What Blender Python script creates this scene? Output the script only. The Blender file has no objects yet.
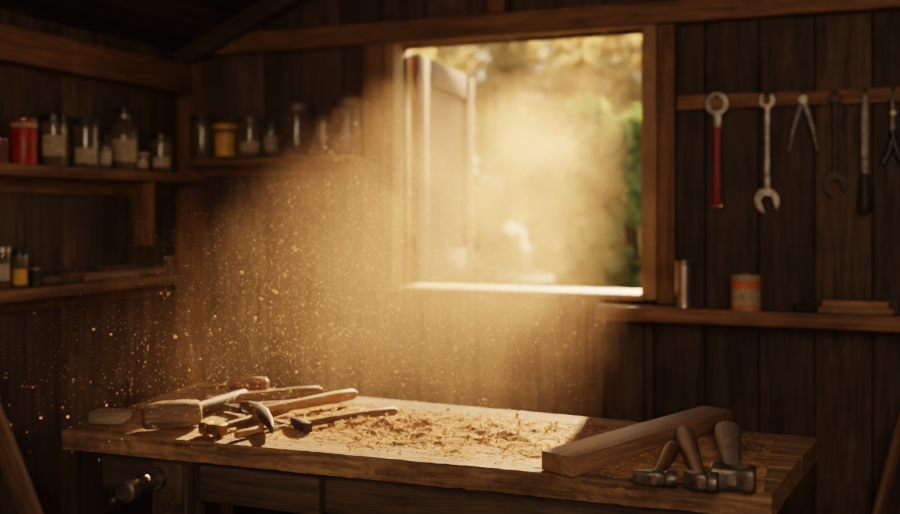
import bpy, bmesh, math, random
from mathutils import Vector, Matrix, noise
random.seed(7)
S=bpy.context.scene
COL=S.collection
A=math.radians(21); ca,sa=math.cos(A),math.sin(A)
F=950.0; H=1.55; YH=210.0
# ---------- survey helpers: where a sight line meets a real plane of the room
def ray(px,py):
    t=(px-450)/F; u=(YH-py)/F
    return Vector((t*ca-sa, t*sa+ca, u))
def onz(px,py,z):
    r=ray(px,py); d=(z-H)/r.z; return Vector((r.x*d,r.y*d,z))
def ony(px,py,y):
    r=ray(px,py); d=y/r.y; return Vector((r.x*d,y,H+r.z*d)), d
def onx(px,py,x):
    r=ray(px,py); d=x/r.x; return Vector((x,r.y*d,H+r.z*d)), d

# ---------- materials
def newmat(n):
    m=bpy.data.materials.new(n); m.use_nodes=True
    nt=m.node_tree; return m,nt,nt.nodes['Principled BSDF']
def wood(n,c1,c2,axis=2,sc=1.0,rough=.7,board=0,baxis=0,bump=.35,var=.5):
    m,nt,b=newmat(n); N=nt.nodes; L=nt.links
    tc=N.new('ShaderNodeTexCoord'); mp=N.new('ShaderNodeMapping')
    v=[26*sc]*3; v[axis]=1.6*sc; mp.inputs['Scale'].default_value=v
    src=tc.outputs['Object']
    if board:
        sp=N.new('ShaderNodeSeparateXYZ'); L.new(src,sp.inputs[0])
        dv=N.new('ShaderNodeMath'); dv.operation='DIVIDE'; dv.inputs[1].default_value=board
        L.new(sp.outputs[baxis],dv.inputs[0])
        fl=N.new('ShaderNodeMath'); fl.operation='FLOOR'; L.new(dv.outputs[0],fl.inputs[0])
        wn=N.new('ShaderNodeTexWhiteNoise'); wn.noise_dimensions='1D'; L.new(fl.outputs[0],wn.inputs['W'])
        sc2=N.new('ShaderNodeVectorMath'); sc2.operation='SCALE'; L.new(wn.outputs['Color'],sc2.inputs[0]); sc2.inputs['Scale'].default_value=9
        ad=N.new('ShaderNodeVectorMath'); ad.operation='ADD'; L.new(src,ad.inputs[0]); L.new(sc2.outputs[0],ad.inputs[1])
        src=ad.outputs[0]
    L.new(src,mp.inputs['Vector'])
    n1=N.new('ShaderNodeTexNoise'); n1.inputs['Scale'].default_value=1; n1.inputs['Detail'].default_value=9; n1.inputs['Roughness'].default_value=.72; n1.inputs['Distortion'].default_value=.8
    L.new(mp.outputs[0],n1.inputs['Vector'])
    n2=N.new('ShaderNodeTexNoise'); n2.inputs['Scale'].default_value=3; n2.inputs['Detail'].default_value=6; n2.inputs['Roughness'].default_value=.7
    L.new(src,n2.inputs['Vector'])
    cr=N.new('ShaderNodeValToRGB'); cr.color_ramp.elements[0].position=.34; cr.color_ramp.elements[1].position=.66
    cr.color_ramp.elements[0].color=(*c1,1); cr.color_ramp.elements[1].color=(*c2,1)
    L.new(n1.outputs['Fac'],cr.inputs[0])
    mr=N.new('ShaderNodeMapRange'); mr.inputs['From Min'].default_value=.3; mr.inputs['From Max'].default_value=.7
    mr.inputs['To Min'].default_value=1-var; mr.inputs['To Max'].default_value=1.1
    L.new(n2.outputs['Fac'],mr.inputs['Value'])
    mx=N.new('ShaderNodeVectorMath'); mx.operation='SCALE'; L.new(cr.outputs[0],mx.inputs[0]); 
    last=mr.outputs[0]
    if board:
        m2=N.new('ShaderNodeMath'); m2.operation='MULTIPLY_ADD'; L.new(wn.outputs['Value'],m2.inputs[0]); m2.inputs[1].default_value=.8; m2.inputs[2].default_value=.55
        m3=N.new('ShaderNodeMath'); m3.operation='MULTIPLY'; L.new(m2.outputs[0],m3.inputs[0]); L.new(last,m3.inputs[1]); last=m3.outputs[0]
    L.new(last,mx.inputs['Scale'])
    L.new(mx.outputs[0],b.inputs['Base Color'])
    b.inputs['Roughness'].default_value=rough
    bp=N.new('ShaderNodeBump'); bp.inputs['Strength'].default_value=bump; bp.inputs['Distance'].default_value=.004
    L.new(n1.outputs['Fac'],bp.inputs['Height']); L.new(bp.outputs[0],b.inputs['Normal'])
    return m
def plain(n,c,rough=.5,metal=0,trans=0,var=.3,scale=20,bump=.1):
    m,nt,b=newmat(n); N=nt.nodes; L=nt.links
    tc=N.new('ShaderNodeTexCoord'); n1=N.new('ShaderNodeTexNoise'); n1.inputs['Scale'].default_value=scale; n1.inputs['Detail'].default_value=5
    L.new(tc.outputs['Object'],n1.inputs['Vector'])
    cr=N.new('ShaderNodeValToRGB'); cr.color_ramp.elements[0].position=.3; cr.color_ramp.elements[1].position=.7
    cr.color_ramp.elements[0].color=(*[x*(1-var) for x in c],1); cr.color_ramp.elements[1].color=(*[min(1,x*(1+var*.4)) for x in c],1)
    L.new(n1.outputs['Fac'],cr.inputs[0]); L.new(cr.outputs[0],b.inputs['Base Color'])
    b.inputs['Roughness'].default_value=rough; b.inputs['Metallic'].default_value=metal; b.inputs['Transmission Weight'].default_value=trans
    if bump:
        bp=N.new('ShaderNodeBump'); bp.inputs['Strength'].default_value=bump; bp.inputs['Distance'].default_value=.002
        L.new(n1.outputs['Fac'],bp.inputs['Height']); L.new(bp.outputs[0],b.inputs['Normal'])
    return m
M={}
M['wallx']=wood('aged_wall_boards',(.034,.021,.0135),(.195,.126,.080),axis=2,sc=1.4,board=.24,baxis=0,bump=.9)
M['wally']=wood('aged_wall_boards_side',(.032,.020,.013),(.165,.107,.067),axis=2,sc=1.4,board=.24,baxis=1,bump=.9)
M['floor']=wood('floor_boards',(.04,.026,.017),(.10,.065,.042),axis=0,board=.2,baxis=1)
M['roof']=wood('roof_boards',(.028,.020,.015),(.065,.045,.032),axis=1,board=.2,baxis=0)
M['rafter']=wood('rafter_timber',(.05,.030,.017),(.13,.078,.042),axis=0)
M['beam_x']=wood('framing_timber_x',(.12,.061,.025),(.42,.22,.090),axis=0,sc=1.5)
M['beam_y']=wood('framing_timber_y',(.11,.056,.024),(.35,.185,.078),axis=1,sc=1.5)
M['beam_z']=wood('framing_timber_z',(.12,.060,.024),(.38,.195,.080),axis=2,sc=1.5)
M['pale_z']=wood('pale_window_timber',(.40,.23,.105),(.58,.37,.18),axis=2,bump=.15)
M['shutter']=wood('shutter_paint',(.25,.14,.075),(.36,.22,.12),axis=2,bump=.1,var=.2)
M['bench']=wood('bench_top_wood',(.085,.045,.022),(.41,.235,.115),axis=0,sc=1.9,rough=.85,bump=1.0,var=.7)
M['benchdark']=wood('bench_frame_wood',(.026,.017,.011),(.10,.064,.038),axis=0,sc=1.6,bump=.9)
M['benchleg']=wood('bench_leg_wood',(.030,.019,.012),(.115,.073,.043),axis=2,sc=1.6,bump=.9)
M['plank']=wood('planed_timber',(.15,.085,.044),(.31,.185,.10),axis=0,sc=2,rough=.55,bump=.3,var=.35)
M['greywood']=wood('grey_offcut',(.13,.104,.078),(.30,.235,.18),axis=0,sc=3)
M['handle_tan']=wood('tan_handle_wood',(.26,.13,.052),(.50,.29,.13),axis=0,sc=3.5,rough=.65,bump=.25,var=.45)
M['handle_brown']=wood('brown_handle_wood',(.10,.054,.026),(.28,.158,.078),axis=0,sc=3.5,rough=.65,bump=.3)
M['handle_dark']=wood('dark_handle_wood',(.045,.030,.021),(.14,.094,.064),axis=0,sc=3,rough=.7,bump=.3)
M['handle_red']=wood('reddish_handle_wood',(.15,.038,.020),(.31,.090,.05),axis=0,sc=3,rough=.6,bump=.2)
M['mallet']=wood('mallet_wood',(.085,.055,.032),(.30,.20,.118),axis=1,sc=3.2,rough=.85,bump=1.0)
M['steel']=plain('worn_steel',(.20,.172,.145),.40,.75,var=.6,scale=35)
M['darksteel']=plain('dark_steel',(.13,.112,.095),.45,.55,var=.6,scale=45,bump=.25)
M['iron']=plain('black_iron',(.055,.048,.042),.55,.35,var=.6,scale=45,bump=.3)
M['brass']=plain('brass',(.36,.22,.08),.5,.9,var=.6,scale=50,bump=.3)
M['red']=plain('red_paint',(.34,.018,.010),.4)
M['redgrip']=plain('red_grip',(.28,.018,.012),.5)
M['cream']=plain('cream_label',(.44,.36,.25),.7,var=.4,scale=45)
M['white']=plain('white_label',(.48,.41,.32),.7,var=.4,scale=45)
M['yellow']=plain('yellow_paint',(.70,.38,.03),.5)
M['orange']=plain('orange_label',(.60,.17,.035),.55)
M['black']=plain('black_plastic',(.018,.016,.015),.35)
M['tin']=plain('tin_plate',(.42,.36,.30),.32,.85)
M['duskytin']=plain('dusty_jar_lid',(.14,.11,.085),.5,.5)
M['contents']=plain('jar_contents',(.07,.042,.024),.7,var=.8,scale=90)
M['contents2']=plain('jar_contents_rust',(.17,.085,.038),.7,var=.8,scale=90)
M['glass']=plain('dusty_glass',(.50,.40,.28),.10,0,.80,var=.15,bump=0)
M['amber']=plain('brown_glass',(.22,.10,.035),.1,0,.7,var=.15,bump=0)
M['bark']=plain('bark',(.10,.065,.04),.9)
M['sawdust']=plain('sawdust',(.43,.24,.10),.95,var=.5,scale=260,bump=1.0)
def transl(n,c,ct,fac):
    m,nt,b=newmat(n); N=nt.nodes;L=nt.links
    tc=N.new('ShaderNodeTexCoord'); n1=N.new('ShaderNodeTexNoise'); n1.inputs['Scale'].default_value=12
    L.new(tc.outputs['Object'],n1.inputs['Vector'])
    cr=N.new('ShaderNodeValToRGB'); cr.color_ramp.elements[0].position=.35; cr.color_ramp.elements[1].position=.65
    cr.color_ramp.elements[0].color=(*[x*.6 for x in c],1); cr.color_ramp.elements[1].color=(*c,1)
    L.new(n1.outputs['Fac'],cr.inputs[0]); L.new(cr.outputs[0],b.inputs['Base Color']); b.inputs['Roughness'].default_value=.6
    tr=N.new('ShaderNodeBsdfTranslucent'); tr.inputs[0].default_value=(*ct,1)
    ms=N.new('ShaderNodeMixShader'); ms.inputs[0].default_value=fac
    L.new(b.outputs[0],ms.inputs[1]); L.new(tr.outputs[0],ms.inputs[2]); L.new(ms.outputs[0],N['Material Output'].inputs['Surface'])
    return m
M['shaving']=transl('wood_shaving',(.50,.28,.115),(.58,.33,.135),.35)
M['speck']=transl('dust_speck',(.95,.78,.55),(1,.86,.66),.85)
M['flake']=transl('floating_flake',(.55,.41,.27),(.60,.47,.32),.85)
M['leaf_g']=transl('green_leaves',(.13,.17,.065),(.26,.33,.12),.5); M['leaf_y']=transl('golden_leaves',(.42,.33,.17),(.70,.55,.29),.5)
M['lawn']=plain('grass',(.10,.13,.055),.9,var=.6,scale=3)

# ---------- mesh builder
class MB:
    def __init__(s): s.bm=bmesh.new()
    def box(s,size,loc=(0,0,0),rot=None,bev=.003,seg=2):
        r=bmesh.ops.create_cube(s.bm,size=1); vs=r['verts']
        bmesh.ops.scale(s.bm,vec=size,verts=vs)
        if bev:
            es=list({e for v in vs for e in v.link_edges})
            q=bmesh.ops.bevel(s.bm,geom=es,offset=min(bev,min(size)*.45),segments=seg,affect='EDGES',profile=.5)
            vs=[v for v in q['verts']]
        Mx=Matrix.Translation(Vector(loc))@(rot.to_4x4() if rot else Matrix())
        bmesh.ops.transform(s.bm,matrix=Mx,verts=vs); return s
    def bb(s,x0,x1,y0,y1,z0,z1,bev=.004):
        return s.box((x1-x0,y1-y0,z1-z0),((x0+x1)/2,(y0+y1)/2,(z0+z1)/2),None,bev)
    def loft(s,secs,up=(0,0,1),n=16,cap=True):
        up=Vector(up); P=[Vector(q[0]) for q in secs]; rings=[]
        for i,q in enumerate(secs):
            a,b_,e=q[1],q[2],(q[3] if len(q)>3 else 2)
            t=(P[min(i+1,len(P)-1)]-P[max(i-1,0)])
            if t.length<1e-7: t=Vector((1,0,0))
            t.normalize(); sd=up.cross(t)
            if sd.length<1e-4: sd=Vector((1,0,0)).cross(t)
            sd.normalize(); u2=t.cross(sd)
            ring=[]
            for k in range(n):
                th=2*math.pi*k/n+math.pi/n; c,si=math.cos(th),math.sin(th)
                x=math.copysign(abs(c)**(2/e),c)*a; y=math.copysign(abs(si)**(2/e),si)*b_
                ring.append(s.bm.verts.new(P[i]+sd*x+u2*y))
            rings.append(ring)
        for r0,r1 in zip(rings,rings[1:]):
            for k in range(n):
                s.bm.faces.new((r0[k],r0[(k+1)%n],r1[(k+1)%n],r1[k]))
        if cap:
            s.bm.faces.new(list(reversed(rings[0]))); s.bm.faces.new(rings[-1])
        return s
    def lathe(s,prof,n=28,mx=None,closed=False,arc=None):
        rings=[]; full=arc is None
        a0,a1=(0,2*math.pi) if full else arc
        cnt=n if full else n+1
        mx=mx or Matrix()
        for (r,z) in prof:
            rings.append([s.bm.verts.new(mx@Vector((max(r,1e-5)*math.cos(a0+(a1-a0)*k/n),max(r,1e-5)*math.sin(a0+(a1-a0)*k/n),z))) for k in range(cnt)])
        pr=list(zip(rings,rings[1:]))
        if closed: pr.append((rings[-1],rings[0]))
        for r0,r1 in pr:
            for k in range(n):
                k2=(k+1)%cnt
                s.bm.faces.new((r0[k],r0[k2],r1[k2],r1[k]))
        if full and not closed:
            if prof[0][0]>1e-4: s.bm.faces.new(list(reversed(rings[0])))
            if prof[-1][0]>1e-4: s.bm.faces.new(rings[-1])
        return s
    def prism(s,pts,t,mx=None):
        mx=mx or Matrix()
        a=[s.bm.verts.new(mx@Vector((x,y,-t/2))) for x,y in pts]; b_=[s.bm.verts.new(mx@Vector((x,y,t/2))) for x,y in pts]
        n=len(pts)
        s.bm.faces.new(list(reversed(a))); s.bm.faces.new(b_)
        for k in range(n): s.bm.faces.new((a[k],a[(k+1)%n],b_[(k+1)%n],b_[k]))
        return s
    def done(s,name,mat,parent=None,smooth=40,**kw):
        bmesh.ops.recalc_face_normals(s.bm,faces=s.bm.faces)
        me=bpy.data.meshes.new(name); s.bm.to_mesh(me); s.bm.free()
        for q in (mat if isinstance(mat,(list,tuple)) else [mat]): me.materials.append(M[q])
        if smooth:
            me.polygons.foreach_set('use_smooth',[True]*len(me.polygons))
            me.set_sharp_from_angle(angle=math.radians(smooth))
        o=bpy.data.objects.new(name,me); COL.objects.link(o)
        if parent is not None: o.parent=parent
        for k,v in kw.items(): o[k]=v
        return o
def thing(name,label,cat,loc=(0,0,0),rz=0,rot=None,group=None):
    e=bpy.data.objects.new(name,None); e.empty_display_size=.05; COL.objects.link(e)
    e.location=loc; e.rotation_euler=rot if rot else (0,0,rz)
    e['label']=label; e['category']=cat
    if group: e['group']=group
    return e
ST=dict(kind='structure')

# ---------- room shell
BY=4.6; LX=-3.38; RX=1.4; FY=-1.3
WX0,WX1,WZ0,WZ1=-2.05,-.765,1.155,2.42
RIDX=-1.0; RIDZ=3.5
def ztop(x): return RIDZ-abs(x-RIDX)*.445
mb=MB(); w=.24
k=math.floor(LX/w)
while k*w<RX:
    x0=k*w; x1=x0+w; dy=.004*((k*7)%3)
    segs=[]
    cx0,cx1=max(x0,LX-.1),min(x1,RX+.1)
    if cx1>WX0 and cx0<WX1:
        if cx0<WX0: segs.append((cx0,WX0,0,ztop(cx0)))
        if cx1>WX1: segs.append((WX1,cx1,0,ztop(cx1)))
        a_,b_=max(cx0,WX0),min(cx1,WX1)
        segs+= [(a_,b_,0,WZ0),(a_,b_,WZ1,ztop(a_)+.05)]
    else: segs.append((cx0,cx1,0,min(ztop(cx0),ztop(cx1))+.1))
    for a_,b_,z0,z1 in segs:
        if b_-a_>.004: mb.bb(a_+.0025,b_-.0025,BY-dy,BY+.06,z0,z1,bev=.008)
    k+=1
mb.bb(LX-.1,WX0,BY+.05,BY+.09,0,3.0,0); mb.bb(WX1,RX+.1,BY+.05,BY+.09,0,3.0,0); mb.bb(WX0,WX1,BY+.05,BY+.09,0,WZ0,0); mb.bb(WX0,WX1,BY+.05,BY+.09,WZ1,3.6,0)
mb.done('wall_back','wallx',**ST)
for nm,x,sg in (('wall_left',LX,-1),('wall_right',RX,1)):
    mb=MB(); k=math.floor(FY/w)
    while k*w<BY:
        y0=max(k*w,FY); y1=min(k*w+w,BY); dx=.004*((k*5)%3)
        if sg<0: mb.bb(x-.06,x+dx,y0+.0025,y1-.0025,0,2.6,.008)
        else: mb.bb(x-dx,x+.06,y0+.0025,y1-.0025,0,2.6,.008)
        k+=1
    mb.bb(min(x+sg*.05,x+sg*.1),max(x+sg*.05,x+sg*.1),FY,BY,0,2.7,0)
    mb.done(nm,'wally',**ST)
MB().bb(LX-.1,RX+.1,FY-.1,FY,0,3.6,0).done('wall_front','wallx',**ST)
MB().bb(LX-.1,RX+.1,FY-.1,BY+.09,-.08,0,0).done('floor','floor',**ST)
mb=MB()
ang=math.atan(.445)
for sg,xe in ((-1,LX-.15),(1,RX+.15)):
    ln=abs(xe-RIDX)/math.cos(ang); cx=(xe+RIDX)/2; cz=(ztop(xe)+RIDZ)/2+.03
    R=Matrix.Rotation(-ang if sg<0 else ang,3,'Y')
    mb.box((ln,BY-FY+.3,.03),(cx,(BY+FY)/2,cz),R,0)
    n=24
    for i in range(n):
        f=(i+.5)/n; x=xe+(RIDX-xe)*f
        mb.box((.03,BY-FY,.02),(x,(BY+FY)/2,ztop(x)+.01),R,.004)
mb.done('ceiling','roof',**ST)
tn=[0]
def trim(x0,x1,y0,y1,z0,z1,mat,bev=.006):
    tn[0]+=1; return MB().bb(x0,x1,y0,y1,z0,z1,bev).done('trim_%d'%tn[0],mat,**ST)
trim(LX,LX+.12,FY,BY-.13,2.20,2.355,'beam_y')
trim(LX+.01,RX,BY-.10,BY-.012,2.425,2.53,'beam_x')
trim(LX,LX+.12,BY-.13,BY-.012,0,2.42,'beam_z')
trim(WX0-.17,WX0-.06,BY-.10,BY-.012,0,2.42,'beam_z')
trim(WX1+.075,WX1+.155,BY-.09,BY-.012,1.11,2.42,'beam_z')
trim(-1.53,-1.44,BY-.10,BY-.012,2.535,2.95,'beam_z')
for y in (4.46,2.1,.9):
    for sg in (-1,1):
        xe=LX+.02 if sg<0 else RX-.02
        ln=abs(xe-RIDX)/math.cos(ang)
        R=Matrix.Rotation(-ang if sg<0 else ang,3,'Y')
        tn[0]+=1
        MB().box((ln,.06,.10),((xe+RIDX)/2,y,(ztop(xe)+RIDZ)/2-.065),R,.005).done('trim_%d'%tn[0],'rafter',**ST)
trim(LX+.012,LX+.10,2.62,2.70,0,2.19,'beam_z')
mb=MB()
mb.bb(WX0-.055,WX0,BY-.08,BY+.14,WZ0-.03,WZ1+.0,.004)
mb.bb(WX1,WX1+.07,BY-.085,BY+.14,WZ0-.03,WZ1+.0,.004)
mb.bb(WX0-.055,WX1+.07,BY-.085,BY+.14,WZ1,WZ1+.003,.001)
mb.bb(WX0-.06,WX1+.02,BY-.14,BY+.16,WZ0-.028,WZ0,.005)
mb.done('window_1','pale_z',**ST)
sh=thing('window_shutter','pale panelled wooden shutter swung open outside the window','shutter',(WX0+.02,BY+.15,WZ0+.01),math.radians(93))
Wd,Hh=1.05,WZ1-WZ0-.03
mb=MB()
for x0,x1,z0,z1 in ((0,.17,0,Hh),(Wd-.17,Wd,0,Hh),(.17,Wd-.17,0,.15),(.17,Wd-.17,Hh-.15,Hh)):
    mb.bb(x0,x1,-.026,.026,z0,z1,.005)
mb.done('frame','shutter',sh)
mb=MB(); mb.bb(.16,Wd-.16,-.004,.004,.14,Hh-.14,0)
mb.done('panel','shutter',sh)
for z in (.15,Hh-.2):
    MB().lathe([(.008,z),(.008,z+.08)],12,Matrix.Translation((-.005,-.005,0))).done('hinge','iron',sh)

# ---------- shelves
def shelf(label,x0,x1,y0,y1,z0,z1,mat,name='wall_shelf'):
    e=thing(name,label,'shelf',((x0+x1)/2,(y0+y1)/2,z0))
    cx,cy=(x0+x1)/2,(y0+y1)/2
    MB().bb(x0-cx,x1-cx,y0-cy,y1-cy,0,z1-z0,.004).done('board',mat,e)
    return e,cx,cy,z0
LS1=1.745; LS2=1.215; BS=1.83; RS=1.108
e,cx,cy,z=shelf('upper wooden wall shelf carrying jars and cans',LX+.014,LX+.25,1.2,4.36,LS1-.05,LS1,'beam_y')
MB().bb(LX+.012-cx,LX+.05-cx,1.2-cy,4.36-cy,-.07,0,.003).done('cleat','beam_y',e)
for y in (3.98,2.3):
    mb=MB(); y0=y-cy
    mb.bb(LX+.125-cx,LX+.225-cx,y0-.02,y0+.02,-.33,-.002,.004)
    mb.done('bracket','beam_z',e)
e,cx,cy,z=shelf('lower wooden wall shelf cluttered with scraps and tins',LX+.014,LX+.25,1.2,4.36,LS2-.05,LS2,'beam_y')
MB().bb(LX+.012-cx,LX+.05-cx,1.2-cy,4.36-cy,-.07,0,.003).done('cleat','beam_y',e)
e,cx,cy,z=shelf('wooden shelf of old jars on plank wall beside window',LX+.125,WX0-.18,BY-.22,BY-.012,BS-.04,BS,'beam_x')
MB().bb(LX+.13-cx,WX0-.185-cx,.06,.09,-.05,0,.003).done('cleat','beam_x',e)
e,cx,cy,z=shelf('long wooden shelf below window and hanging tools',-.95,RX-.01,BY-.25,BY-.145,RS-.065,RS-.001,'beam_x')

# ---------- jars, bottles, cans
def arcband(r,z0,z1,face,half):
    return MB().lathe([(r,z0),(r+.0008,z0+.0005),(r+.0008,z1-.0005),(r,z1)],20,arc=(face-half,face+half))
def jar(loc,r,h,label,lid='black',glass='glass',lab='cream',cont='contents',group='jars',neck=.92,name='glass_jar',labz=(.2,.6),fill=.6):
    e=thing(name,label,'jar',loc,group=group)
    hb=h*.88
    prof=[(r*.9,0),(r*.98,r*.06),(r,r*.15),(r,hb*.90),(r*.98,hb*.96),(r*neck,hb*.995),(r*neck,h*.93)]
    inn=[(rr-.004,z) for rr,z in reversed(prof[1:])]
    MB().lathe(prof+inn+[(.001,r*.08+.004)]).done('body',glass,e)
    MB().lathe([(.001,.006+r*.08),(r-.006,.008+r*.1),(r-.006,hb*fill),(.001,hb*(fill+.04))]).done('contents',cont,e)
    MB().lathe([(r*neck+.003,h*.855),(r*neck+.006,h*.86),(r*neck+.006,h*.985),(r*neck+.002,h),(.001,h)]).done('lid',lid,e)
    if lab:
        f=math.atan2(-loc[1],-loc[0]); arcband(r+.0008,h*labz[0],h*labz[1],f,.85).done('label',lab,e)
    return e
def bottle(loc,r,h,label,glass='amber',lab='cream',cap='black',group='jars'):
    e=thing('glass_bottle',label,'bottle',loc,group=group)
    prof=[(r*.9,0),(r,r*.15),(r,h*.62),(r*.92,h*.71),(r*.6,h*.80),(r*.48,h*.83),(r*.48,h*.92)]
    MB().lathe(prof+[(rr-.004,z) for rr,z in reversed(prof[1:])]+[(.001,r*.1+.004)]).done('body',glass,e)
    MB().lathe([(.001,.012),(r-.007,.014),(r-.007,h*.45),(.001,h*.45)]).done('contents','contents2',e)
    MB().lathe([(r*.54,h*.90),(r*.56,h*.91),(r*.56,h*.99),(r*.5,h),(.001,h)]).done('cap',cap,e)
    if lab:
        f=math.atan2(-loc[1],-loc[0]); arcband(r+.0008,h*.15,h*.5,f,.85).done('label',lab,e)
    return e
def can(loc,r,h,label,body='red',lab=None,lid='tin',group='cans',labz=(.25,.75),ribs=False):
    e=thing('tin_can',label,'can',loc,group=group)
    prof=[(r*.97,0),(r*1.02,.003),(r*1.02,.006),(r,.009)]
    if ribs:
        for i in range(24):
            z=.012+(h-.024)*i/23; prof.append((r-(.0012 if i%2 else 0),z))
    prof+=[(r,h-.009),(r*1.03,h-.006),(r*1.03,h-.001),(r*.96,h)]
    MB().lathe(prof).done('body',body,e)
    MB().lathe([(.001,h-.003),(r*.9,h-.003),(r*.93,h+.002),(r*.97,h+.002),(r*.97,h-.004)]).done('lid',lid,e)
    if lab:
        for q in range(0,len(labz),2):
            MB().lathe([(r,h*labz[q]),(r+.0012,h*labz[q]+.001),(r+.0012,h*labz[q+1]-.001),(r,h*labz[q+1])],28).done('label',lab,e)
    return e
def L_(px,w,h,x=LX+.17,z=LS1):
    p,d=onx(px,200,x); return (x,p.y,z),w/2*d/F,h*d/F
def B_(px,w,h,y=BY-.13,z=BS):
    p,d=ony(px,200,y); return (p.x,y,z),w/2*d/F,h*d/F
G1='jars and cans on the upper side shelf'; G2='jars on the shelf beside the window'
l,r,h=L_(0,16,24); can(l,r,h,'small dull brown tin on the upper shelf','contents2',group=G1)
l,r,h=L_(24,26,45); can(l,r,h,'red painted tin with cream band on the shelf','red','cream',group=G1,labz=(.82,.93))
l,r,h=L_(54,27,52); jar(l,r,h,'glass jar with black lid and cream label','black',group=G1,cont='contents2',fill=.8)
l,r,h=L_(86,27,50); jar(l,r,h,'glass jar with grey lid and a worn label','iron',group=G1,lab='cream',cont='contents',labz=(.1,.4),fill=.85)
l,r,h=L_(106,12,34,LX+.21); bottle(l,r,h,'small narrow bottle with a white label','glass','white',group=G1)
l,r,h=L_(124,31,63,LX+.12); bottle(l,r,h,'large clear bottle with dark stopper and label','glass','cream',group=G1)
l,r,h=L_(143,12,19,LX+.21); jar(l,r,h,'tiny squat pot with a cream label',lid='cream',lab='white',group=G1)
l,r,h=L_(161,22,38,LX+.16); jar(l,r,h,'squat jar with a broad black lid','black',lab='white',group=G1,labz=(.15,.4),fill=.8)
for px,w_,hh,kw in ((202,23,44,dict(label='dark old glass jar with screw lid',lid='iron',lab=None,fill=.85)),
  (225,24,35,dict(label='glass jar with yellow painted band',lid='yellow',lab='yellow',labz=(.08,.75))),
  (250,25,41,dict(label='glass jar with dull metal lid and label',lid='duskytin',lab='cream',cont='contents2',labz=(.15,.4),fill=.75)),
  (271,17,36,dict(label='narrow glass jar with dark lid',lid='iron',lab='cream')),
  (297,33,53,dict(label='tall wide glass jar with dull metal lid',lid='duskytin',lab=None,cont='contents2',fill=.4)),
  (323,20,46,dict(label='slim dark jar on the shelf',lid='iron',lab=None,cont='contents2',fill=.85)),
  (347,29,58,dict(label='tall glass jar standing beside the window',lid='duskytin',lab=None))):
    l,r,h=B_(px,w_,hh); jar(l,r,h,group=G2,**kw)
G3='tins on the lower side shelf'
l,r,h=L_(3,15,42,LX+.15,LS2); jar(l,r,h,'pale jar with white label on lower shelf','tin',lab='white',group=G3)
l,r,h=L_(20,16,38,LX+.18,LS2); jar(l,r,h,'small jar with black lid and yellow label','black',lab='yellow',group=G3,labz=(.1,.5))
l,r,h=L_(36,12,16,LX+.15,LS2); can(l,r,h,'low dark tin on lower shelf','iron',group=G3)
l,r,h=L_(170,14,15,LX+.16,LS2); can(l,r,h,'small rusty tin near the corner on lower shelf','contents2',group=G3)
for i,(px,ln,th,rz,mt,lb) in enumerate(((60,.28,.028,1.3,'greywood','thin weathered grey offcut on the lower shelf'),(80,.22,.045,1.75,'handle_brown','short brown offcut lying on the lower shelf'),
     (105,.36,.035,1.45,'plank','flat brown batten lying on the lower shelf'),(130,.30,.055,1.62,'handle_brown','thick brown batten on the lower shelf'),(152,.3,.035,1.5,'greywood','weathered batten end on the lower shelf'))):
    p,d=onx(px,280,LX+.14)
    o=MB().box((ln,.045,th),(0,0,th/2),None,.003).done('wood_offcut',mt); o.location=(LX+.08+.05*(i%3),p.y,LS2+.001); o.rotation_euler=(0,0,rz)
    o['label']=lb; o['category']='wood scrap'; o['group']='offcuts on the lower shelf'
yy=BY-.197
l,r,h=B_(684,18,46,yy,RS); can(l,r,h,'tall ribbed bare metal tin on shelf below tool rail','tin',None,group='tins below the tool rail',ribs=True)
l,r,h=B_(746,29,35,yy,RS); can(l,r,h,'squat tin with white and orange banded label','cream','orange',group='tins below the tool rail',labz=(.62,.84,.06,.16))
def pliers(name,label,loc,rot,scale=1,mat='darksteel',grip=None,openang=.25,cat='pliers'):
    e=thing(name,label,cat,loc,rot=rot)
    for sg in (-1,1):
        a=openang*sg
        R=Matrix.Rotation(a,4,'Z')
        pts=[(-.0,0),(-.045,.012*sg),(-.10,.014*sg),(-.14,.006*sg)]
        mb=MB()
        mb.loft([(R@Vector((x*scale,y*scale,.002*sg)),.0055*scale,.004*scale,3) for x,y in pts],n=10)
        mb.loft([(R@Vector((.0,0,.002*sg)),.010*scale,.004*scale,3),(R@Vector((.02*scale,-.004*sg*scale,.001*sg)),.008*scale,.004*scale,3),(R@Vector((.05*scale,-.006*sg*scale,0)),.003*scale,.003*scale,3)],n=10)
        mb.done('jaw',mat,e)
        if grip:
            MB().loft([(R@Vector((x*scale,y*scale,.002*sg)),.008*scale,.006*scale,2) for x,y in pts[1:]],n=10).done('grip',grip,e)
    MB().lathe([(.007*scale,-.007*scale),(.007*scale,.007*scale)],14).done('pivot','steel',e)
    return e
p,d=ony(782,300,yy); pliers('pliers','dark pliers lying on the lower shelf',(p.x,yy,RS+.009),(0,0,.1),.9,'iron')
p,d=ony(806,300,yy)
o=MB().loft([((-.05,0,.018),.018,.018,5),((.01,0,.018),.018,.018,5),((.012,0,.018),.010,.010,2),((.05,0,.018),.010,.010,2)],n=16).done('pipe_fitting','iron'); o.location=(p.x,yy+.01,RS); o.rotation_euler=(0,0,.4)
o['label']='small dark iron pipe fitting on the shelf'; o['category']='fitting'
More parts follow.
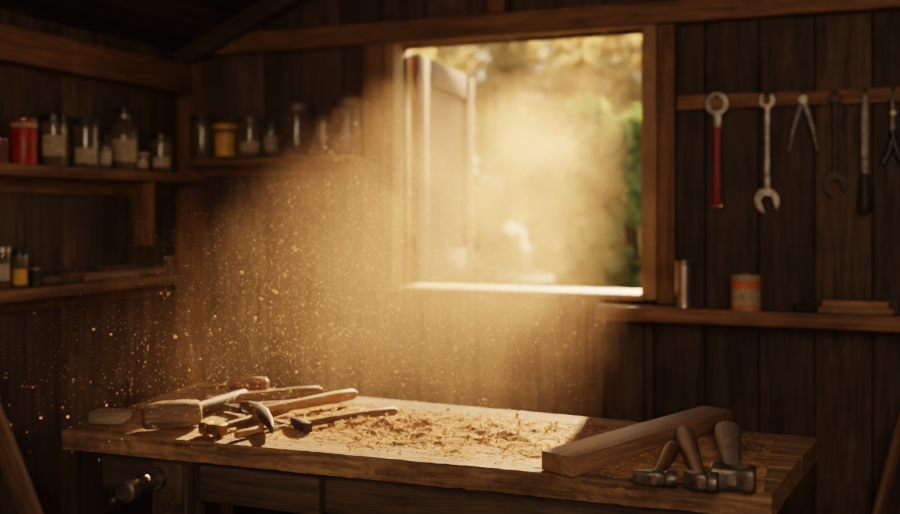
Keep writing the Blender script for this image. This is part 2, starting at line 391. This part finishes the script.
for i,(pa,pb,z0,th,mt) in enumerate(((818,893,0,.028,'plank'),(822,888,.029,.028,'handle_tan'))):
    pA,_=ony(pa,300,yy); pB,_=ony(pb,300,yy); ln=pB.x-pA.x
    o=MB().box((ln,.09,th),(0,0,th/2),None,.003).done('wood_block',mt); o.location=((pA.x+pB.x)/2,yy,RS+z0+.001)
    o['label']='flat timber block at the bottom of a stack' if i==0 else 'paler timber block on top of a stack'; o['category']='wood block'; o['group']='stacked blocks on the shelf'

# ---------- tool rail and hanging tools
rail=thing('tool_rail','long wooden rail with pegs holding hanging tools','rail',(.35,BY-.03,2.02))
xl=WX1+.16-.35
MB().bb(xl,RX-.36,-.015,.017,0,.066,.004).done('board','beam_x',rail)
TY=BY-.0545
def toolpos(px,py): 
    p,d=ony(px,py,TY); return p
pegs=[717,767,803,835,865,893]
for px in pegs:
    p=toolpos(px,100)
    MB().lathe([(.005,0),(.005,.04),(.007,.042),(.001,.045)],10,Matrix.Translation((p.x-.35,-.013,.054))@Matrix.Rotation(math.pi/2,4,'X')).done('peg','iron',rail)
def openend(R,w,dep,rot=0,cx=0,cy=0):
    th0=math.asin(w/2/R); pts=[]
    for i in range(25):
        th=th0+(2*math.pi-2*th0)*i/24; pts.append((R*math.cos(th),R*math.sin(th)*.92))
    pts.append((-dep,-w/2)); pts.append((-dep-.3*w,0)); pts.append((-dep,w/2))
    c,s_=math.cos(rot),math.sin(rot)
    return [(cx+x*c-y*s_,cy+x*s_+y*c) for x,y in pts]
HR=(math.pi/2,0,0)
def ringspanner(px,ptop,pbot,R,label,mat,ends,grip=None,shw=1.0):
    a=toolpos(px,ptop); b_=toolpos(px,pbot); Ln=a.z-b_.z
    e=thing('wrench',label,'wrench',(a.x,TY,a.z),rot=HR,group='tools hanging from the rail')
    mb=MB()
    if ends[0]=='ring': mb.lathe([(R*.55,-.009),(R*.9,-.009),(R*1.03,0),(R*.9,.009),(R*.55,.009)],28,Matrix.Translation((0,-R*.62,0)),closed=True)
    else: mb.prism(openend(R,R*.9,R*.25,math.pi/2,0,-R*.62),.014)
    rb=R*ends[2]
    y0=-R*.62-R*.8; y1=-Ln+rb*1.4 if ends[1] else -Ln
    mb.loft([((0,y0,0),.45*R*shw,.008,3),((0,y0-.02,0),.36*R*shw,.008,3),((0,(y0+y1)/2,0),.33*R*shw,.007,3),((0,y1+.02,0),.40*R*shw,.008,3),((0,y1,0),.6*R*shw,.008,3)],up=(0,0,1),n=16)
    if ends[1]=='open': mb.prism(openend(rb,rb*.95,rb*.2,-math.pi/2+.3,0,-Ln+rb*.8),.015)
    elif ends[1]=='ring': mb.lathe([(rb*.6,-.008),(rb,-.008),(rb*1.03,0),(rb,.008),(rb*.6,.008)],28,Matrix.Translation((0,-Ln+rb,0)),closed=True)
    mb.done('shank',mat,e,30)
    if grip:
        MB().loft([((0,y0-.06,0),.012,.009,3),((0,y0-.08,0),.019,.012,3),((0,(y0+y1)/2-.06,0),.016,.011,3),((0,y1+.01,0),.019,.013,3),((0,-Ln+.004,0),.013,.010,3)],n=16).done('grip',grip,e)
    return e
ringspanner(717,96,207,.058,'chrome ring spanner with a red handle hanging on the rail','steel',('ring',None,1),'redgrip')
ringspanner(767,96,211,.036,'long steel combination wrench hanging from the rail','steel',('open','open',1.6),shw=1.2)
ringspanner(835,94,194,.028,'slim dark double ended spanner on the rail','iron',('ring','open',1.9),shw=1.2)
pp=toolpos(803,97)
e=thing('dividers','steel dividers with splayed legs hanging open on the rail','dividers',(pp.x,TY-.002,pp.z-.012),rot=HR,group='tools hanging from the rail')
for sg in (-1,1):
    MB().loft([((0,0,.003*sg),.016,.005,3),((.014*sg,-.04,.002*sg),.015,.005,3),((.038*sg,-.12,0),.012,.004,3),((.060*sg,-.23,0),.004,.002,3)],n=12).done('leg','darksteel',e)
MB().lathe([(.019,-.010),(.020,0),(.019,.010)],18).done('pivot','steel',e)
pp=toolpos(865,95); pb=toolpos(865,214); Ln=pp.z-pb.z
e=thing('file','long flat steel file with a black handle hanging point up','file',(pp.x,TY+.002,pp.z),rot=HR,group='tools hanging from the rail')
MB().loft([((0,0,0),.010,.004,6),((0,-.1,0),.018,.006,6),((0,-Ln*.62,0),.018,.006,6),((0,-Ln*.68,0),.007,.005,4)],n=12).done('blade','darksteel',e)
MB().loft([((0,-Ln*.66,0),.012,.012),((0,-Ln*.70,0),.020,.017),((0,-Ln*.84,0),.024,.019),((0,-Ln*.96,0),.028,.022),((0,-Ln,0),.014,.014)],n=16).done('handle','iron',e)
pp=toolpos(893,97)
e=pliers('pliers','steel pliers with dark grips hanging on the rail',(pp.x,TY-.003,pp.z-.07),(math.pi/2,0,0),1.6,'darksteel','black',.22)
e.rotation_euler=(math.pi/2,-math.pi/2,0); e['group']='tools hanging from the rail'

# ---------- workbench
BZ=.90; TH=.058
FL=Vector((-2.085,2.215)); FR=Vector((-.095,2.29)); BR=Vector((.015,2.91)); BL=Vector((-2.16,3.02))
def bil(u,v): return (FL*(1-u)+FR*u)*(1-v)+(BL*(1-u)+BR*u)*v
bench=thing('workbench','heavy worn wooden workbench covered in sawdust and tools','workbench',(0,0,0))
mb=MB(); nb=5
for i in range(nb):
    v0,v1=i/nb+.002,(i+1)/nb-.002
    nu=240; rings=[]
    for j in range(nu+1):
        u=j/nu; du=random.Random(i*7).uniform(-.002,.002) if j in (0,nu) else 0
        sec=[]
        for (v,z) in ((v0,BZ-TH),(v1,BZ-TH),(v1,BZ-.004),(v1-.006,BZ),(v0+.010,BZ),(v0,BZ-.007),(v0,BZ-TH*.35),(v0,BZ-TH*.7)):
            p=bil(u+du,v)
            q=Vector((p.x,p.y,z))
            nn=noise.noise(Vector((p.x*6,p.y*20,i*3.1+z*30)))*.0022+noise.noise(Vector((p.x*45,p.y*40,i+z*110)))*.0035
            if i==0 and v==v0 : q.y+=nn*2.0
            if i==0 and v==v0 and z>BZ-.01: q.z-=max(0,noise.noise(Vector((p.x*9,3,1)))*.4+noise.noise(Vector((p.x*40,3,7))))*.014
            q.z+=nn*(.4 if z>BZ-.01 else 0)
            sec.append(mb.bm.verts.new(q))
        rings.append(sec)
    for r0,r1 in zip(rings,rings[1:]):
        for k2 in range(8): mb.bm.faces.new((r0[k2],r0[(k2+1)%8],r1[(k2+1)%8],r1[k2]))
    mb.bm.faces.new(rings[0]); mb.bm.faces.new(list(reversed(rings[-1])))
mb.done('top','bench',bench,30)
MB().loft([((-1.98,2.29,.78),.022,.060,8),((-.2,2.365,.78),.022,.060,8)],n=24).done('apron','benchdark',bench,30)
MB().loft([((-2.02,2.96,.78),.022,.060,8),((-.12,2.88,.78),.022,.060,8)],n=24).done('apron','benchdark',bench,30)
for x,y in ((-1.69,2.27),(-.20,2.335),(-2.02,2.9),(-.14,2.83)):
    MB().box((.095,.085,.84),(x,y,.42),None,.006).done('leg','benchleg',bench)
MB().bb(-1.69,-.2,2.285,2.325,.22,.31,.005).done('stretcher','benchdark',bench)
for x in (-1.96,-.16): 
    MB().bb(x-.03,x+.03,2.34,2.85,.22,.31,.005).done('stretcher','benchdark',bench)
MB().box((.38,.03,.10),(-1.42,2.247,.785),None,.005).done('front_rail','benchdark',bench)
vz=.80; vx=-1.715
vs=MB().box((.12,.035,.16),(-1.68,2.208,.765),None,.006).done('vise','benchleg',bench)
prof=[((vx,2.195,vz),.030,.030),((vx,2.17,vz),.030,.030)]
for q in range(9):
    yq=2.168-.0088*q; rq=.019 if q%2==0 else .0155
    prof.append(((vx,yq,vz),rq,rq))
prof+=[((vx,2.088,vz),.029,.029),((vx,2.055,vz),.030,.030),((vx,2.05,vz),.022,.022),((vx,2.04,vz),.020,.020)]
MB().loft(prof,n=18).done('screw','darksteel',vs)
MB().lathe([(.001,-.072),(.010,-.07),(.010,-.058),(.006,-.055),(.006,.055),(.010,.058),(.010,.07),(.001,.072)],12,Matrix.Translation((vx,2.07,vz))@Matrix.Rotation(1.0,4,'Y')).done('handle_bar','darksteel',vs)
for sx in (.0,.04):
    MB().loft([((-1.68+sx,2.193,.725),.012,.012),((-1.68+sx,2.178,.725),.011,.011)],n=6).done('bolt','iron',vs)

# ---------- things on the bench
def lay(name,label,cat,pa,pb,z,group=None):
    a=onz(pa[0],pa[1],z); b_=onz(pb[0],pb[1],z); d=b_-a
    e=thing(name,label,cat,(a.x,a.y,BZ+.002),math.atan2(d.y,d.x),group=group)
    return e,d.length
a=Vector((-.592,2.275)); b_=Vector((-.275,2.985)); d=b_-a
o=MB().box((d.length,.098,.048),(d.length/2,0,.024),None,.002).done('timber_bar','plank'); o.location=(a.x,a.y,BZ+.002); o.rotation_euler=(0,0,math.atan2(d.y,d.x))
o['label']='straight planed timber bar lying across the bench end'; o['category']='timber'
a=onz(108,423,BZ); o=MB().box((.105,.07,.034),(0,0,.017),None,.0025).done('wood_block','greywood'); o.location=(a.x,a.y+.01,BZ+.002); o.rotation_euler=(0,0,.22)
o['label']='small grey wooden block on the bench corner'; o['category']='wood block'
e,Ln=lay('mallet','heavy worn wooden mallet with round head and dark handle','mallet',(170,419),(246,393),BZ+.03)
hd=MB().loft([((.0,-.090,.040),.022,.022,2.1),((0,-.086,.040),.034,.033,2.1),((0,-.078,.040),.039,.037,2.1),((0,-.05,.041),.041,.039,2.1),((0,-.046,.041),.043,.041,2.1),((0,.03,.041),.0435,.041,2.1),((0,.034,.041),.041,.039,2.1),((0,.070,.040),.038,.037,2.1),((0,.078,.040),.030,.030,2.1)],n=28).done('head','mallet',e)
hd.rotation_euler=(0,0,math.radians(44))
MB().loft([((.03,0,.038),.013,.016),((.12,0,.034),.014,.016),((Ln*.8,0,.026),.018,.020),((Ln*.97,0,.024),.018,.020),((Ln,0,.024),.011,.012)],n=16).done('handle','handle_dark',e)
e,Ln=lay('chisel','chisel with reddish brown turned handle behind the mallet','chisel',(268,384),(221,382),BZ+.03,'chisels on the bench')
MB().loft([((0,0,.026),.015,.015),((.012,0,.026),.027,.025),((.07,0,.026),.028,.026),((.12,0,.026),.024,.023),((.14,0,.026),.025,.024),((.15,0,.026),.014,.014)],n=18).done('handle','handle_red',e)
MB().loft([((.15,0,.018),.006,.006),((.17,0,.014),.006,.004,4),((.19,0,.010),.010,.003,6),((.28,0,.004),.010,.002,6)],n=12).done('blade','steel',e)
def lathehandle(e,x0,x1,z,r,mat):
    d=x1-x0
    MB().loft([((x0,0,z),r*.7,r*.7),((x0+d*.1,0,z),r*.8,r*.85),((x0+d*.45,0,z),r*.85,r*.95),((x0+d*.8,0,z),r*1.08,r*1.1),((x0+d*.96,0,z),r,r),((x1,0,z),r*.55,r*.55)],n=16).done('handle',mat,e)
e,Ln=lay('hammer','old hammer with long brown handle lying behind others','hammer',(212,402),(322,392),BZ+.02,'hammers on the bench')
MB().loft([((0,-.06,.02),.016,.016),((0,-.045,.02),.017,.017),((0,-.03,.02),.012,.012,3),((0,0,.02),.015,.015,5),((0,.03,.02),.012,.014,4),((0,.07,.02),.004,.014,4)],n=18).done('head','darksteel',e)
lathehandle(e,-.02,Ln,.022,.019,'handle_brown')
e,Ln=lay('adze','small adze with curved black iron head and tan handle','adze',(256,416),(356,397),BZ+.02)
R=e.rotation_euler[2]
def lo(px,py,z=BZ+.03):
    p=onz(px,py,z)-Vector(e.location); return Matrix.Rotation(-R,3,'Z')@Vector((p.x,p.y,p.z))
MB().loft([(lo(241,405),.005,.012,4),(lo(248,406),.011,.016,4),(lo(257,409),.017,.018,4),(lo(264,415),.016,.018,4),(lo(270,423),.010,.015,4),(lo(272,430),.003,.012,4)],n=18).done('head','iron',e)
lathehandle(e,.0,Ln,.030,.0185,'handle_tan')
e,Ln=lay('brass_hammer','small square brass headed hammer with tan handle','hammer',(213,431),(290,410),BZ+.015,'hammers on the bench')
MB().loft([((0,-.042,.019),.016,.015,6),((0,-.038,.019),.0185,.0175,6),((0,-.015,.019),.0185,.0175,6),((0,-.012,.019),.015,.015,5),((0,.012,.019),.015,.015,5),((0,.015,.019),.0185,.0175,6),((0,.038,.019),.0185,.0175,6),((0,.042,.019),.016,.015,6)],n=20).done('head','brass',e)
lathehandle(e,.01,Ln,.018,.012,'handle_brown')
e,Ln=lay('hammer','long dark hammer with flat head near the shavings','hammer',(300,427),(396,414),BZ+.01,'hammers on the bench')
MB().loft([((0,-.055,.016),.014,.014,4),((0,-.03,.016),.016,.015,4),((0,0,.016),.015,.015,5),((0,.03,.016),.014,.014,4),((0,.06,.014),.005,.012,4)],n=14).done('head','iron',e)
MB().loft([((-.01,0,.016),.011,.010),((Ln*.3,0,.018),.013,.012),((Ln*.75,0,.019),.016,.014),((Ln*.97,0,.018),.017,.014),((Ln,0,.017),.010,.010)],n=16).done('handle','handle_brown',e)
e,Ln=lay('chisel','small steel chisel with tan handle lying between hammers','chisel',(236,437),(290,423),BZ+.01,'chisels on the bench')
MB().loft([((0,0,.012),.009,.009),((.01,0,.013),.013,.012),((.06,0,.013),.011,.010),((.09,0,.013),.012,.011),((.095,0,.013),.006,.006)],n=14).done('handle','handle_tan',e)
MB().loft([((.09,0,.012),.004,.004),((.11,0,.010),.005,.003,4),((.13,0,.008),.009,.003,6),((Ln,0,.005),.009,.001,6)],n=10).done('blade','steel',e)
e,Ln=lay('hand_file','dark slim file half hidden among the hammers','file',(222,408),(290,424),BZ+.01)
MB().loft([((0,0,.012),.010,.010),((.02,0,.013),.013,.012),((.09,0,.013),.012,.011),((.10,0,.013),.006,.006)],n=14).done('handle','handle_dark',e)
MB().loft([((.095,0,.010),.005,.003,4),((.12,0,.008),.010,.003,6),((Ln,0,.006),.008,.002,6)],n=10).done('blade','darksteel',e)
def club(label,hp,ep,hl,hr,mat,hmat,tip='peen',tilt=0,hw=1):
    z=BZ+hr
    a=onz(hp[0],hp[1],z); b2=onz(ep[0],ep[1],BZ+.03); d=b2-a
    e=thing('hammer',label,'hammer',(a.x,a.y,BZ+.003),math.atan2(d.y,d.x),group='hammers beside the timber bar')
    Ln=Vector((d.x,d.y)).length
    if tip=='peen':
        secs=[((0,-hl/2,hr),hr*.92,hr*.92),((0,-hl/2+.004,hr),hr,hr),((0,-hl*.26,hr),hr,hr),((0,-hl*.2,hr),hr*.72,hr*.72,3),((0,-hl*.1,hr),hr*.85,hr*.9,4),((0,hl*.1,hr),hr*.85,hr*.9,4),((0,hl*.2,hr),hr*.8,hr*.8,4),((0,hl*.5,hr),hr*.2,hr*.8,4)]
    else:
        secs=[((0,-hl/2,hr),hr*.88,hr*.88,4),((0,-hl/2+.005,hr),hr,hr,4),((0,-hl*.25,hr),hr,hr,4),((0,-hl*.18,hr),hr*.88,hr*.9,5),((0,hl*.18,hr),hr*.88,hr*.9,5),((0,hl*.25,hr),hr,hr,4),((0,hl/2-.005,hr),hr,hr,4),((0,hl/2,hr),hr*.88,hr*.88,4)]
    h=MB().loft(secs,n=24).done('head',mat,e,35); h.rotation_euler=(0,0,tilt)
    MB().loft([((-hr*.9,0,hr),.010*hw,.012),((hr,0,hr),.013*hw,.015),((Ln*.45,0,hr+.003),.018*hw,.018),((Ln*.78,0,hr+.004),.025*hw,.024),((Ln*.92,0,hr+.003),.024*hw,.023),((Ln*.98,0,hr+.002),.018*hw,.018),((Ln,0,hr),.008*hw,.008)],n=18).done('handle',hmat,e)
    return e
club('small cross peen hammer with worn steel head',(655,479),(673,446),.10,.020,'darksteel','handle_brown',tilt=.15,hw=.75)
club('hammer with weathered handle and dark steel head',(701,482),(683,431),.080,.024,'darksteel','handle_brown',tilt=-.35,hw=1.1)
club('stout club hammer with thick greyish handle',(733,479),(727,428),.100,.030,'darksteel','greywood','club',tilt=-.1,hw=1.45)

# ---------- sawdust and shavings
def sd(x,y):
    n=noise.fractal(Vector((x*9,y*9,1.3)),1,2,6)
    n2=max(0,noise.noise(Vector((x*16,y*22,4.3))))
    g=math.exp(-(((x+1.08)/.42)**2+((y-2.60)/.18)**2))
    g2=math.exp(-(((x+.30)/.26)**2+((y-2.50)/.28)**2))*.5
    return (g+g2)*(.008+.028*max(0,n+.12)+.022*n2)
mb=MB(); nx,ny=300,125; gv={}
for i in range(nx):
    for j in range(ny):
        x=-1.95+1.84*i/(nx-1); y=2.30+.60*j/(ny-1)
        z=sd(x,y)-.0025+.0030*noise.noise(Vector((x*60,y*60,0)))+.0045*noise.noise(Vector((x*170,y*170,3)))
        gv[i,j]=(mb.bm.verts.new((x,y,BZ+z)),z)
for i in range(nx-1):
    for j in range(ny-1):
        q=[gv[i,j],gv[i+1,j],gv[i+1,j+1],gv[i,j+1]]
        if max(t[1] for t in q)>-.0005: mb.bm.faces.new([t[0] for t in q])
for v in [v for v in mb.bm.verts if not v.link_faces]: mb.bm.verts.remove(v)
o=mb.done('sawdust','sawdust',None,60,kind='stuff'); o['label']='heap of golden sawdust spread over the bench top'; o['category']='sawdust'
mb=MB(); rnd=random.Random(3)
def onbench(x,y):
    return y>2.25+ (x+2.085)*.045 and y<3.0-(x+2.16)*.04 and -2.05<x<-.12
def ribbon(c,r,w,turn,Rm,pitch):
    n=max(6,int(turn*8)); pr=None
    for k in range(n+1):
        th=turn*2*math.pi*k/n; rr=r*(1-.3*k/n)
        p0=Vector((rr*math.cos(th),pitch*k/n-w/2,rr*math.sin(th)+0)); p1=p0+Vector((0,w,0))
        a=mb.bm.verts.new(c+Rm@p0); b2=mb.bm.verts.new(c+Rm@p1)
        if pr: mb.bm.faces.new((pr[0],a,b2,pr[1]))
        pr=(a,b2)
cnt=0
while cnt<480:
    x=rnd.gauss(-1.10,.28) if cnt%7 else rnd.gauss(-.4,.2); y=rnd.gauss(2.57,.12)
    if not onbench(x,y): continue
    cnt+=1
    r=rnd.uniform(.0018,.0050)*(1.9 if rnd.random()>.90 else 1)
    Rm=Matrix.Rotation(rnd.uniform(0,6.28),3,'Z')@Matrix.Rotation(rnd.uniform(-.6,.6),3,'X')
    ribbon(Vector((x,y,BZ+max(0,sd(x,y))+r*.7+.001)),r,rnd.uniform(.002,.0055),rnd.uniform(.8,1.5),Rm,rnd.uniform(0,.003))
o=mb.done('wood_shavings','shaving',None,80,kind='stuff'); o['label']='curled golden wood shavings scattered on the bench'; o['category']='wood shavings'
mb=MB(); 
for k in range(28000):
    if k%5<2: x=rnd.gauss(-1.0,.45); y=rnd.gauss(2.58,.20)
    else: x=rnd.uniform(-2.05,-.12); y=rnd.uniform(2.25,2.98)
    if not onbench(x,y): continue
    s_=rnd.uniform(.0006,.0021); z=BZ+max(0,sd(x,y))+.0012
    a_=rnd.uniform(0,6.28); c_=Vector((x,y,z+s_*.3))
    u=Vector((math.cos(a_),math.sin(a_),rnd.uniform(-.4,.4)))*s_; v=Vector((-math.sin(a_),math.cos(a_),rnd.uniform(-.4,.4)))*s_*.8
    q=[mb.bm.verts.new(c_+u),mb.bm.verts.new(c_+v),mb.bm.verts.new(c_-u),mb.bm.verts.new(c_-v)]; mb.bm.faces.new(q)
o=mb.done('sawdust_flakes','shaving',None,0,kind='stuff'); o['label']='tiny sawdust flakes sprinkled across the bench'; o['category']='sawdust'

# ---------- leaning boards
def lean(label,a,b2,wid,th,mat='plank'):
    a=Vector(a); b2=Vector(b2); d=b2-a
    o=MB().box((d.length,th,wid),(d.length/2,0,0),None,.004).done('leaning_board',mat)
    q=d.to_track_quat('X','Z'); o.rotation_mode='QUATERNION'; o.rotation_quaternion=q; o.location=a
    o['label']=label; o['category']='board'; return o
lean('tall rough board leaning against the plank wall',(-2.83,3.0,.03),(LX+.05,2.95,1.10),.09,.03)
pt,_=ony(908,385,4.53)
lean('thin rough board propped upright near the wall',(.17,4.2,.03),(pt.x+.02,4.53,pt.z),.055,.025)

# ---------- dust in the air
mb=MB(); rnd=random.Random(11)
def speck(c,s_):
    v=[mb.bm.verts.new(c+Vector(q)*s_) for q in ((1,0,0),(-1,0,0),(0,1,0),(0,-1,0),(0,0,1),(0,0,-1))]
    for a_,b2,c2 in ((0,2,4),(2,1,4),(1,3,4),(3,0,4),(2,0,5),(1,2,5),(3,1,5),(0,3,5)): mb.bm.faces.new((v[a_],v[b2],v[c2]))
SL=.42
n=0
while n<15500:
    left=rnd.random()<.5
    y=rnd.uniform(2.1,4.4) if not left else rnd.uniform(1.6,3.7)
    x=rnd.uniform(WX0,WX1) if not left else rnd.uniform(WX0,WX1-.35)
    z=rnd.uniform(WZ0,WZ1)-SL*(BY-y)
    if z<.95 and 2.0<y<3.1: continue
    if y<2.25 and z<1.02: continue
    if z<.3: continue
    n+=1
    s_=rnd.uniform(.0006,.0014)
    q=rnd.random()
    if q>.93: s_=rnd.uniform(.0013,.0023)
    if q>.985 and left: s_=rnd.uniform(.0020,.0028)
    if y<2.2: s_=min(s_,.0018)
    speck(Vector((x,y,z)),s_)
nf=len(mb.bm.faces)
k=0
while k<240:
    y=rnd.uniform(1.7,4.2); x=rnd.uniform(WX0+.04,-.85); z=rnd.uniform(WZ0,WZ1-.06)-SL*(BY-y)
    if z<.98: continue
    if x/y>-.47 and z>1.55-.11*y: continue
    k+=1
    r_=rnd.uniform(.0018,.0038) if rnd.random()<.68 else rnd.uniform(.0038,.0062)
    if y<2.3: r_*=.65
    mb.lathe([(.0001,-r_),(r_*.55,-r_*.8),(r_*.9,-r_*.4),(r_,0),(r_*.9,r_*.4),(r_*.55,r_*.8),(.0001,r_)],12,Matrix.Translation((x,y,z)))
mb.bm.faces.ensure_lookup_table()
for f in mb.bm.faces[nf:]: f.material_index=1
o=mb.done('dust_motes',['speck','flake'],None,0,kind='stuff'); o['label']='golden dust motes floating in the sunbeam'; o['category']='dust'

# dust haze: a real fog volume made by geometry nodes
m=bpy.data.materials.new('dust_haze'); m.use_nodes=True; nt=m.node_tree; N=nt.nodes; L=nt.links
N.remove(N['Principled BSDF'])
pv=N.new('ShaderNodeVolumePrincipled'); pv.inputs['Color'].default_value=(1,.72,.45,1); pv.inputs['Anisotropy'].default_value=.55; pv.inputs['Density'].default_value=1
L.new(pv.outputs[0],N['Material Output'].inputs['Volume'])
vd=bpy.data.volumes.new('dust_haze'); vo=bpy.data.objects.new('dust_haze',vd); COL.objects.link(vo)
vo['label']='thin sunlit cloud of fine wood dust'; vo['category']='dust'; vo['kind']='stuff'
g=bpy.data.node_groups.new('dust_haze','GeometryNodeTree')
g.interface.new_socket('Geometry',in_out='INPUT',socket_type='NodeSocketGeometry')
g.interface.new_socket('Geometry',in_out='OUTPUT',socket_type='NodeSocketGeometry')
N=g.nodes; L=g.links; go=N.new('NodeGroupOutput'); N.new('NodeGroupInput')
pos=N.new('GeometryNodeInputPosition'); sp=N.new('ShaderNodeSeparateXYZ'); L.new(pos.outputs[0],sp.inputs[0])
X,Y,Z=sp.outputs
def mth(op,*a):
    n_=N.new('ShaderNodeMath'); n_.operation=op
    for i,v in enumerate(a):
        if isinstance(v,(int,float)): n_.inputs[i].default_value=v
        else: L.new(v,n_.inputs[i])
    return n_.outputs[0]
def mrg(v,a,b2,c,d):
    n_=N.new('ShaderNodeMapRange'); n_.interpolation_type='SMOOTHSTEP'
    L.new(v,n_.inputs['Value'])
    for k_,q in (('From Min',a),('From Max',b2),('To Min',c),('To Max',d)): n_.inputs[k_].default_value=q
    return n_.outputs[0]
nz=N.new('ShaderNodeTexNoise'); nz.inputs['Scale'].default_value=2.8; nz.inputs['Detail'].default_value=6; nz.inputs['Distortion'].default_value=1.0
L.new(pos.outputs[0],nz.inputs['Vector'])
cloud=mrg(nz.outputs[0],.40,.60,0,1)
def sq(v,c,s_): 
    t_=mth('DIVIDE',mth('SUBTRACT',v,c),s_); return mth('MULTIPLY',t_,t_)
gs=mth('EXPONENT',mth('MULTIPLY',mth('ADD',sq(X,-1.04,.28),mth('ADD',sq(Y,3.85,.60),sq(Z,1.72,.48))),-1))
lowcut=mth('MAXIMUM',mrg(Z,.92,1.12,0,1),mrg(Y,2.95,3.25,0,1))
base=mth('MULTIPLY',mrg(Y,1.5,3.2,.0,1),mrg(X,-2.1,-1.5,.75,1))
base=mth('MULTIPLY',mth('MULTIPLY',base,lowcut),mth('MULTIPLY_ADD',cloud,.050,.055))
edge=mth('MULTIPLY',mrg(Y,4.2,4.36,1,0),mth('MULTIPLY',mrg(X,-1.3,-.62,1,.0),mrg(X,-2.3,-2.2,0,1)))
cg=mth('MULTIPLY',gs,mth('MULTIPLY_ADD',cloud,.66,.14))
dens=mth('MULTIPLY',mth('ADD',base,cg),edge)
vc=N.new('GeometryNodeVolumeCube'); vc.inputs['Min'].default_value=(-2.3,1.5,.25); vc.inputs['Max'].default_value=(-.2,4.37,2.5)
for k_,q in (('Resolution X',80),('Resolution Y',100),('Resolution Z',80)): vc.inputs[k_].default_value=q
L.new(dens,vc.inputs['Density'])
sm=N.new('GeometryNodeSetMaterial'); sm.inputs['Material'].default_value=m
L.new(vc.outputs[0],sm.inputs[0]); L.new(sm.outputs[0],go.inputs[0])
md=vo.modifiers.new('dust','NODES'); md.node_group=g
vd.materials.append(m)

# ---------- garden outside
MB().bb(-160,160,BY+.1,400,-.12,-.05,0).done('ground','lawn',**ST)
rl=random.Random(5)
def tree(x,y,h,rad,n,mat,label,ls=1,name='tree',low=.2):
    e=thing(name,label,name,(x,y,-.05),group='garden trees' if name=='tree' else 'garden shrubs')
    MB().loft([((0,0,0),.16,.16),((.03,0,h*.3),.12,.12),((-.02,.03,h*.6),.08,.08),((0,0,h*.9),.03,.03)],n=12).done('trunk','bark',e)
    vs=[];fs=[]
    nc=26
    cl=[(Vector(((rl.random()*2-1)*rad*.75,(rl.random()*2-1)*rad*.5,h*(low+(.92-low)*(q+.5)/nc))),rad*rl.uniform(.28,.45)) for q in range(nc)]
    for i in range(n):
        c,r=rl.choice(cl); d=Vector((rl.gauss(0,1),rl.gauss(0,1),rl.gauss(0,1))).normalized()*r*rl.uniform(.4,1)
        p=c+d; s_=rl.uniform(.06,.13)*ls
        if p.z<0: continue
        u=Vector((rl.gauss(0,1),rl.gauss(0,1),rl.gauss(0,1))).normalized(); v=u.orthogonal().normalized()
        k0=len(vs); vs+= [p-u*s_,p-v*s_*.5,p+u*s_,p+v*s_*.5]; fs.append((k0,k0+1,k0+2,k0+3))
    me=bpy.data.meshes.new('foliage'); me.from_pydata(vs,[],fs); me.materials.append(M[mat])
    o=bpy.data.objects.new('foliage',me); COL.objects.link(o); o.parent=e
for x,y in ((-14.5,24),(-11.2,24),(-7.9,24),(-4.6,24),(-1.3,24)):
    tree(x,y,7.4,2.0,4200,'leaf_y','tall distant tree glowing gold in low sun',1.6)
for x,y in ((-17,31),(-12.6,31),(-8.2,31),(-3.8,31)):
    tree(x,y,9.2,2.3,4200,'leaf_y','tall distant tree glowing gold in low sun',1.8)
for i,x in enumerate((-9.4,-7.9,-6.4,-4.9,-3.4)):
    tree(x,18+(i%2)*1.6,2.4,1.0,3500,'leaf_y','low golden shrub at the end of the lawn',1.2,'shrub',.08)
tree(-2.2,12.2,3.0,.95,5000,'leaf_g','narrow green bush standing close to the shed',1,'shrub',.08)

# ---------- light
sun=bpy.data.lights.new('sun','SUN'); sun.energy=28; sun.color=(1,.585,.31); sun.angle=math.radians(1.2)
so=bpy.data.objects.new('sun',sun); COL.objects.link(so)
so.rotation_mode='QUATERNION'; so.rotation_quaternion=Vector((.06,-1,-SL)).to_track_quat('-Z','Y'); so.location=(0,8,6)
ar=bpy.data.lights.new('room_fill','AREA'); ar.energy=64; ar.size=1.6; ar.color=(1,.73,.49)  # added fill light behind the camera for ambient, not a lamp of the shed
ao=bpy.data.objects.new('room_fill',ar); COL.objects.link(ao); ao.location=(.3,-.7,2.3)
ao.rotation_mode='QUATERNION'; ao.rotation_quaternion=(Vector((-1.2,4,1.2))-ao.location).to_track_quat('-Z','Y')
W=bpy.data.worlds.new('world'); S.world=W; W.use_nodes=True; nt=W.node_tree; N=nt.nodes;L=nt.links
bg=N['Background']; tc=N.new('ShaderNodeTexCoord'); sp=N.new('ShaderNodeSeparateXYZ'); L.new(tc.outputs['Generated'],sp.inputs[0])
cr=N.new('ShaderNodeValToRGB'); cr.color_ramp.elements[0].position=0; cr.color_ramp.elements[0].color=(1,.77,.52,1)
cr.color_ramp.elements[1].position=.6; cr.color_ramp.elements[1].color=(.62,.55,.47,1)
L.new(sp.outputs[2],cr.inputs[0]); L.new(cr.outputs[0],bg.inputs['Color']); bg.inputs['Strength'].default_value=2.8

# ---------- camera
cd=bpy.data.cameras.new('camera'); co=bpy.data.objects.new('camera',cd); COL.objects.link(co); S.camera=co
cd.sensor_width=36; cd.lens=36*F/900; cd.shift_y=-(257-YH)/900
co.location=(0,0,H); co.rotation_euler=(math.pi/2,0,A)
cd.dof.use_dof=True; cd.dof.focus_distance=2.5; cd.dof.aperture_fstop=1.4
cd.clip_start=.05; cd.clip_end=600
try:
    S.view_settings.view_transform='Filmic'; S.view_settings.look='Medium High Contrast'
except Exception as ex: print(ex)
